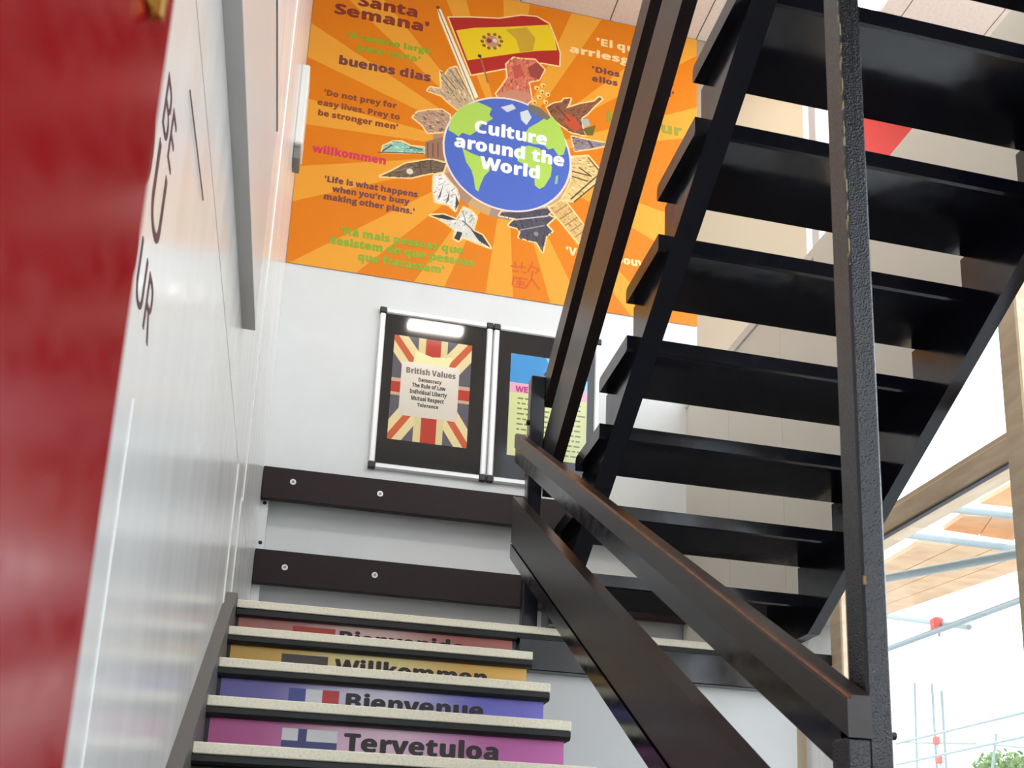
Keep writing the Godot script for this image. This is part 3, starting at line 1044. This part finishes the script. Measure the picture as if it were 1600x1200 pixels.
	for q in [[[797, 416], [822, 419]], [[804, 409], [805, 420]], [[815, 410], [814, 421]], [[800, 424], [810, 425]], [[813, 425], [822, 427]], [[802, 433], [800, 447]], [[800, 434], [824, 437]], [[806, 440], [820, 442]], [[806, 444], [820, 446]], [[802, 448], [822, 451]], [[812, 434], [811, 450]], [[832, 410], [824, 426]], [[829, 417], [842, 422]], [[842, 422], [836, 428]], [[832, 424], [830, 436]], [[830, 436], [820, 452]], [[830, 436], [842, 453]]]:
		px_line(q[0], q[1], 6, red)

	var o := thing("mural", "orange sunburst mural with a globe, flag and greetings in many languages", "mural", Vector3((MX0 + MX1) / 2, MY0, 0.0))
	var pm := mat(Color.WHITE, 0.5, 0.35)
	pm.albedo_texture = ImageTexture.create_from_image(mural_img)
	var sheet := print_sheet(Vector3(MX0, MY0, 0.007), w, h, pm, o, "print")
	sheet.position = -o.position
	var purple := mat(rgb(112, 58, 62), 0.5)
	var choc := mat(rgb(136, 66, 34), 0.5)
	var green := mat(rgb(132, 170, 30), 0.5)
	var pink := mat(rgb(214, 44, 92), 0.5)
	var white := mat(rgb(250, 248, 244), 0.5)
	var cream := mat(rgb(250, 214, 150), 0.5)
	var maroon := mat(rgb(134, 48, 30), 0.5)
	var olive := mat(rgb(150, 150, 40), 0.5)
	# words: text, left end and right end of the baseline in the photo, capital height (m), ink
	var words := [
		["Santa", 560, 12, 651, 26, 0.078, maroon], ["Semana'", 523, 24, 669, 50, 0.078, maroon],
		["'A camino largo,", 542, 61, 677, 85, 0.044, green], ["paso corto'", 559, 81, 656, 97, 0.044, green],
		["buenos dias", 530, 101, 672, 129, 0.062, purple],
		["'Do not prey for", 506, 150, 619, 170, 0.040, choc], ["easy lives. Prey to", 496, 165, 624, 188, 0.040, choc], ["be stronger men'", 497, 182, 621, 203, 0.040, choc],
		["willkommen", 488, 239, 602, 257, 0.052, pink],
		["'Life is what happens", 507, 286, 652, 308, 0.040, purple], ["when you're busy", 519, 300, 639, 321, 0.040, purple], ["making other plans.'", 506, 313, 647, 335, 0.040, purple],
		["'Há mais pessoas que", 532, 367, 722, 398, 0.052, green], ["desistem do que pessoas", 514, 382, 740, 417, 0.052, green], ["que fracassam'", 559, 408, 693, 428, 0.052, green],
		["Culture", 742, 206, 853, 229, 0.088, white], ["around the", 710, 231, 880, 260, 0.088, white], ["World", 750, 263, 842, 281, 0.088, white],
		["'El que no", 932, 69, 1040, 96, 0.056, cream], ["arriesga no", 890, 80, 1040, 116, 0.056, cream],
		["'Dios los cría y", 925, 112, 1052, 140, 0.044, purple], ["ellos se juntan'", 925, 127, 1052, 154, 0.044, purple],
		["bonjour", 948, 192, 1064, 213, 0.080, olive],
		["'Vouloir pouvoir'", 884, 398, 1036, 424, 0.056, cream],
	]
	for t in words:
		var a := on_z(t[1], t[2], 0.0)
		var b := on_z(t[3], t[4], 0.0)
		lettering(t[0], a.x, b.x, (a.y + b.y) / 2.0, t[5], 0.0078, t[6], o, bold)


# ---------------------------------------------------------------- poster frames under the mural
func build_poster_frames() -> void:
	var xs := [[0.592, 1.280, "silver snap frame with black corners holding the British Values poster"], [1.290, 1.971, "silver snap frame with black corners holding a blue, pink and yellow poster"]]
	var y0 := 1.314
	var y1 := 2.348
	for i in 2:
		var xa: float = xs[i][0]
		var xb: float = xs[i][1]
		var f := thing("poster_frame", xs[i][2], "poster frame", Vector3((xa + xb) / 2, y0, 0.0), "poster frames under the mural")
		var wd := 0.034
		boxm("backing", Vector3(xa + 0.01, y0 + 0.01, 0.0), Vector3(xb - 0.01, y1 - 0.01, 0.018), M.backing, f)
		for s in [[xa, xa + wd, y0 + wd, y1 - wd], [xb - wd, xb, y0 + wd, y1 - wd], [xa + wd, xb - wd, y0, y0 + wd], [xa + wd, xb - wd, y1 - wd, y1]]:
			boxm("frame_bar", Vector3(s[0], s[2], 0.0), Vector3(s[1], s[3], 0.03), M.alu, f, 0.007)
		for cx in [xa, xb - wd]:
			for cy in [y0, y1 - wd]:
				boxm("corner_cap", Vector3(cx - 0.003, cy - 0.003, 0.0), Vector3(cx + wd + 0.003, cy + wd + 0.003, 0.033), M.plastic_black, f, 0.004)
		var pm := mat(Color.WHITE, 0.05)
		if i == 0:
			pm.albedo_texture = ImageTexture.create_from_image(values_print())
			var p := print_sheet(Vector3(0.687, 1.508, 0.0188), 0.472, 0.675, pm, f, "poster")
			p.position = -f.position
			var paper := boxm("paper_sheet", Vector3(0.742, 1.667, 0.0186), Vector3(1.09, 2.018, 0.0194), mat(rgb(218, 206, 190), 0.2), f)
			var grey := mat(rgb(112, 104, 98), 0.5)
			var dark := mat(rgb(62, 54, 52), 0.5)
			var lines := [["British Values", 0.772, 1.068, 1.945, 0.036, grey], ["Democracy", 0.848, 0.986, 1.897, 0.024, dark], ["The Rule of Law", 0.812, 1.012, 1.858, 0.026, dark], ["Individual Liberty", 0.800, 1.022, 1.816, 0.026, dark], ["Mutual Respect", 0.812, 1.006, 1.774, 0.026, dark], ["Tolerance", 0.850, 0.975, 1.735, 0.022, dark]]
			for l in lines:
				lettering(l[0], l[1], l[2], l[3], l[4], 0.0196, l[5], f, bold)
		else:
			pm.albedo_texture = ImageTexture.create_from_image(welcome_print())
			var p := print_sheet(Vector3(1.403, 1.50, 0.0188), 0.49, 0.672, pm, f, "poster")
			p.position = -f.position
			lettering("WELCOME", 1.440, 1.700, 1.922, 0.036, 0.0192, mat(rgb(190, 40, 130), 0.5), f, bold)

func values_print() -> Image:
	var img := Image.create(236, 338, false, Image.FORMAT_RGBA8)
	img.fill(rgb(96, 92, 100))
	var cream := rgb(236, 214, 160)
	var red := rgb(190, 62, 48)
	for s in [[0, 0], [236, 0], [0, 338], [236, 338]]:
		var a := Vector2(s[0], s[1])
		var c := Vector2(118, 160)
		var n := (c - a).normalized().orthogonal()
		fill_poly(img, PackedVector2Array([a + n * 34, c + n * 34, c - n * 34, a - n * 34]), cream)
		fill_poly(img, PackedVector2Array([a + n * 10, c + n * 10, c - n * 10, a - n * 10]), rgb(206, 96, 60))
	img.fill_rect(Rect2i(74, 0, 88, 338), rgb(226, 206, 150))
	img.fill_rect(Rect2i(96, 0, 46, 338), red)
	img.fill_rect(Rect2i(0, 140, 236, 56), rgb(206, 170, 140))
	img.fill_rect(Rect2i(0, 152, 236, 34), red)
	fill_poly(img, PackedVector2Array([Vector2(66, 44), Vector2(118, 58), Vector2(180, 50), Vector2(166, 90), Vector2(60, 90)]), rgb(246, 236, 176))  # pale yellow glare painted into the poster picture
	return img

func welcome_print() -> Image:
	var img := Image.create(245, 336, false, Image.FORMAT_RGBA8)
	img.fill(rgb(220, 224, 160))
	img.fill_rect(Rect2i(0, 0, 245, 96), rgb(74, 152, 214))
	fill_poly(img, PackedVector2Array([Vector2(110, 0), Vector2(245, 0), Vector2(245, 96), Vector2(150, 96)]), rgb(150, 206, 230))
	img.fill_rect(Rect2i(0, 96, 245, 34), rgb(236, 178, 196))
	for x in [128, 176, 224]:
		var d := rgb(40, 74, 96)
		var head := PackedVector2Array()
		for i in 16:
			head.append(Vector2(x, 26) + Vector2(cos(TAU * i / 16), sin(TAU * i / 16)) * 9)
		fill_poly(img, head, d)
		fill_poly(img, PackedVector2Array([Vector2(x - 6, 34), Vector2(x + 6, 34), Vector2(x + 24, 56), Vector2(x + 22, 62), Vector2(x + 8, 50), Vector2(x + 12, 90), Vector2(x + 4, 90), Vector2(x, 66), Vector2(x - 4, 90), Vector2(x - 12, 90), Vector2(x - 8, 50), Vector2(x - 22, 62), Vector2(x - 24, 56)]), d)
	for r in 11:
		var yy := 144 + r * 17
		var xx := 26
		while xx < 220:
			var ww := 8 + (r * 7 + xx * 3) % 17
			img.fill_rect(Rect2i(xx, yy, ww, 5), rgb(128, 132, 84))
			xx += ww + 5
	return img


# ---------------------------------------------------------------- things on the left wall
func build_left_wall_things() -> void:
	var nb := thing("notice_board", "long shallow white notice board on the glossy left wall, its underside grey", "notice board", Vector3(0.03, 0.79, 4.2))
	boxm("panel", Vector3(XL, 0.793, 2.44), Vector3(0.050, 1.59, 6.1), M.board_white, nb, 0.002)
	boxm("bottom_trim", Vector3(XL, 0.788, 2.435), Vector3(0.053, 0.796, 6.1), M.trim_grey, nb)
	boxm("top_trim", Vector3(XL, 1.588, 2.435), Vector3(0.054, 1.604, 6.1), M.board_grey, nb)

	var sg := thing("wall_lettering", "maroon stick-on lettering on the glossy left wall near the red door", "lettering", Vector3(XL, -0.21, 4.3))
	var lines := [["BE", 4.205, 0.112, 0.095, 0.135], ["YOU", 4.222, -0.055, 0.14, 0.42], ["YOUR", 4.196, -0.208, 0.098, 0.36]]
	for l in lines:
		lettering(l[0], l[1] + l[4], l[1] + l[4], l[2], l[3], XL + 0.0005, M.maroon_ink, sg, plain_font, PI / 2)
	fit_wall_lines(sg, lines)

	var cb := thing("call_box", "small white plastic box with grey button high in the corner by the mural", "call box", Vector3(0.03, 3.0, 0.42))
	var a := on_x(487, 80, 0.06)
	boxm("case", Vector3(XL, 3.02, 0.30), Vector3(0.058, 3.55, 0.50), M.plastic_white, cb, 0.008)
	boxm("button", Vector3(XL + 0.002, 2.94, 0.33), Vector3(0.05, 3.02, 0.47), M.board_grey, cb, 0.004)

	var cable := thing("wall_cable", "short thin dark cable clipped along the glossy left wall", "cable", Vector3(XL, 0.345, 3.95))
	tubem("lead", Vector3(XL + 0.003, 0.339, 4.14), Vector3(XL + 0.003, 0.352, 3.79), 0.0014, M.gasket, cable, 8)

func fit_wall_lines(sg: Node3D, lines: Array) -> void:
	# every line ends (towards the stairs) at its measured z; text runs away from the door
	var i := 0
	for o in sg.get_children():
		var l: Array = lines[i]
		var m: TextMesh = o.mesh
		var ab := m.get_aabb()
		var wdt: float = l[4]
		var s := wdt / ab.size.x
		var hb: AABB = cap_info[plain_font]
		var sy: float = l[3] / hb.size.y
		var local := Transform3D(Basis.from_scale(Vector3(s, sy, 0.04)), Vector3(-ab.position.x * s, -hb.position.y * sy, 0))
		o.transform = Transform3D(Basis(Vector3.UP, PI / 2), Vector3(XL + 0.0005, l[2], l[1] + wdt) - sg.position) * local
		i += 1


# ---------------------------------------------------------------- red door close to the camera
func build_red_door() -> void:
	# hinged near the left wall, its free edge swung out from the wall
	var d := thing("red_door", "glossy red painted door leaf standing ajar beside the left wall", "door", Vector3(0.2, FLOOR_Y, 5.378))
	var turn := Basis(Vector3.UP, -0.2)
	var st := begin()
	box(st, Vector3(-0.044, 0.008, 0.0), Vector3(0.0, 2.04, 0.71), 0.003)
	door_part(st, "leaf", M.red_gloss, d, turn)
	# place of the latch: where its photo pixel meets the turned face
	var n := turn * Vector3(1, 0, 0)
	var dir := ray(236, 8)
	var hit := CAM + dir * ((d.position - CAM).dot(n) / dir.dot(n))
	var q := turn.inverse() * (hit - d.position)
	st = begin()
	box(st, Vector3(-0.001, q.y - 0.006, q.z - 0.004), Vector3(0.003, q.y + 0.06, q.z + 0.010), 0.001)
	box(st, Vector3(0.001, q.y - 0.010, q.z - 0.001), Vector3(0.008, q.y + 0.02, q.z + 0.004), 0.001)
	door_part(st, "latch", M.brass, d, turn)
	for y in [0.25, 1.75]:
		st = begin()
		tube(st, Vector3(-0.022, y, 0.716), Vector3(-0.022, y + 0.1, 0.716), 0.007, 10)
		door_part(st, "hinge", M.steel, d, turn)

func door_part(st: SurfaceTool, called: String, m: Material, d: Node3D, turn: Basis) -> void:
	st.generate_normals()
	var o := mesh_node(called, st.commit(), m, d)
	o.basis = turn


# ---------------------------------------------------------------- outside the windows
func build_outside() -> void:
	var g := struct("ground")
	boxm("yard", Vector3(-30, -3.4, -60), Vector3(80, -3.2, 40), M.ground, g)
	# scaffold tubes: photo pixels of both ends with the distance from the camera at each
	var tubes := [
		[1340, 912, 6.6, 1640, 856, 5.2, 0.0242, "pale blue scaffold tube crossing under the timber deck"],
		[1360, 1024, 9.5, 1650, 917, 7.2, 0.0242, "long grey scaffold tube rising away below the deck, with a red coupler"],
		[1340, 957, 12.0, 1514, 980, 9.0, 0.0242, "grey scaffold tube with a free end beyond the red coupler"],
		[1360, 829, 8.4, 1640, 864, 6.4, 0.0242, "white scaffold tube across the underside of the long deck"],
		[1430, 790, 8.4, 1640, 812, 6.6, 0.0242, "grey scaffold tube between the two upper decks"],
		[1429, 1066, 26.0, 1434, 1230, 26.0, 0.03, "thin scaffold upright with the free top farthest from the tree"],
		[1456, 1068, 24.0, 1466, 1240, 24.0, 0.03, "thin scaffold upright carrying red couplers"],
		[1471, 1079, 22.0, 1481, 1240, 22.0, 0.03, "thin scaffold upright, thickest of the three"],
		[1400, 1162, 22.0, 1650, 1101, 17.0, 0.026, "upper thin guard tube of the far scaffold"],
		[1400, 1195, 22.0, 1650, 1140, 17.0, 0.026, "lower thin guard tube of the far scaffold"],
		[1405, 1160, 26.0, 1525, 1162, 24.0, 0.024, "thin level tube behind the far scaffold uprights"],
		[1545, 1163, 24.0, 1640, 1172, 22.0, 0.024, "thin level tube beside the pale tree"],
		[1557, 1146, 24.0, 1546, 1240, 24.0, 0.03, "short scaffold upright in front of the pale tree"],
	]
	for t in tubes:
		var a := at_depth(t[0], t[1], t[2])
		var b := at_depth(t[3], t[4], t[5])
		var o := thing("scaffold_tube", t[7], "scaffold tube", a, "scaffold tubes outside the windows")
		tubem("tube", a, b, t[6], M.scaffold, o, 14)
	for c in [[1464, 976, 9.6, 0.05], [1463, 1157, 23.8, 0.07], [1467, 1187, 23.8, 0.07]]:
		var p := at_depth(c[0], c[1], c[2])
		var o := thing("scaffold_coupler", ("upper red coupler on a thin far scaffold upright" if c[1] < 1170 else "lower red coupler on a thin far scaffold upright") if c[2] > 20 else "red coupler clamping two scaffold tubes below the deck", "coupler", p)
		var st := begin()
		box(st, p - Vector3(1, 1.3, 1) * c[3], p + Vector3(1, 1.3, 1) * c[3], c[3] * 0.4)
		put(st, "clamp", M.coupler, o)
		var st2 := begin()
		tube(st2, p + Vector3(0.3, -2.2, 0) * c[3], p + Vector3(0.3, 0.4, 0.6) * c[3], c[3] * 0.25, 8)
		put(st2, "bolt", M.scaffold, o)
	# timber decks seen from below; each plank runs along the deck
	var decks := [
		[1.55, 4, [[1330, 912], [1442, 846], [1660, 869], [1330, 980]], "long timber scaffold deck seen from below, nearest the window transom"],
		[1.75, 3, [[1473, 828], [1505, 806], [1640, 812], [1640, 854]], "short timber scaffold deck with two joints, above the long deck"],
		[2.1, 2, [[1530, 787], [1590, 754], [1640, 770], [1640, 800]], "small timber deck topmost on the scaffold"],
	]
	for d in decks:
		var yq: float = d[0]
		var q: Array = d[2].map(func(p): return on_y(p[0], p[1], yq))
		var o := thing("scaffold_deck", d[3], "scaffold deck", q[0], "timber scaffold decks")
		var n: int = d[1]
		for i in n:
			var t0 := float(i) / n + 0.006
			var t1 := float(i + 1) / n - 0.006
			var a: Vector3 = q[0].lerp(q[3], t0)
			var b: Vector3 = q[1].lerp(q[2], t0)
			var c: Vector3 = q[1].lerp(q[2], t1)
			var e: Vector3 = q[0].lerp(q[3], t1)
			var up := Vector3(0, 0.038, 0)
			var st := begin()
			quad(st, a, b, c, e)
			quad(st, e + up, c + up, b + up, a + up)
			quad(st, a, a + up, b + up, b)
			quad(st, b, b + up, c + up, c)
			quad(st, c, c + up, e + up, e)
			quad(st, e, e + up, a + up, a)
			put(st, "plank", M.scaffold_board, o)
	# tree far off
	var tp := at_depth(1572, 1190, 30.0)
	var tr := thing("tree", "pale green tree far off behind the scaffold", "tree", Vector3(tp.x, -3.2, tp.z))
	tubem("trunk", Vector3(tp.x, -3.2, tp.z), tp, 0.12, M.bark, tr, 10)
	var rng := RandomNumberGenerator.new()
	rng.seed = 5
	var st := begin()
	for i in 900:
		var dir := Vector3(rng.randfn(), rng.randfn() * 0.7, rng.randfn()).normalized() * pow(rng.randf(), 0.4)
		var p := tp + Vector3(dir.x * 0.9, dir.y * 0.55 - 0.2, dir.z * 0.9)
		var u := Vector3(rng.randfn(), rng.randfn(), rng.randfn()).normalized() * 0.09
		var v := u.cross(Vector3(rng.randfn(), rng.randfn(), rng.randfn())).normalized() * 0.05
		quad(st, p - u, p + v, p + u, p - v)
	put(st, "foliage", M.leaf, tr)
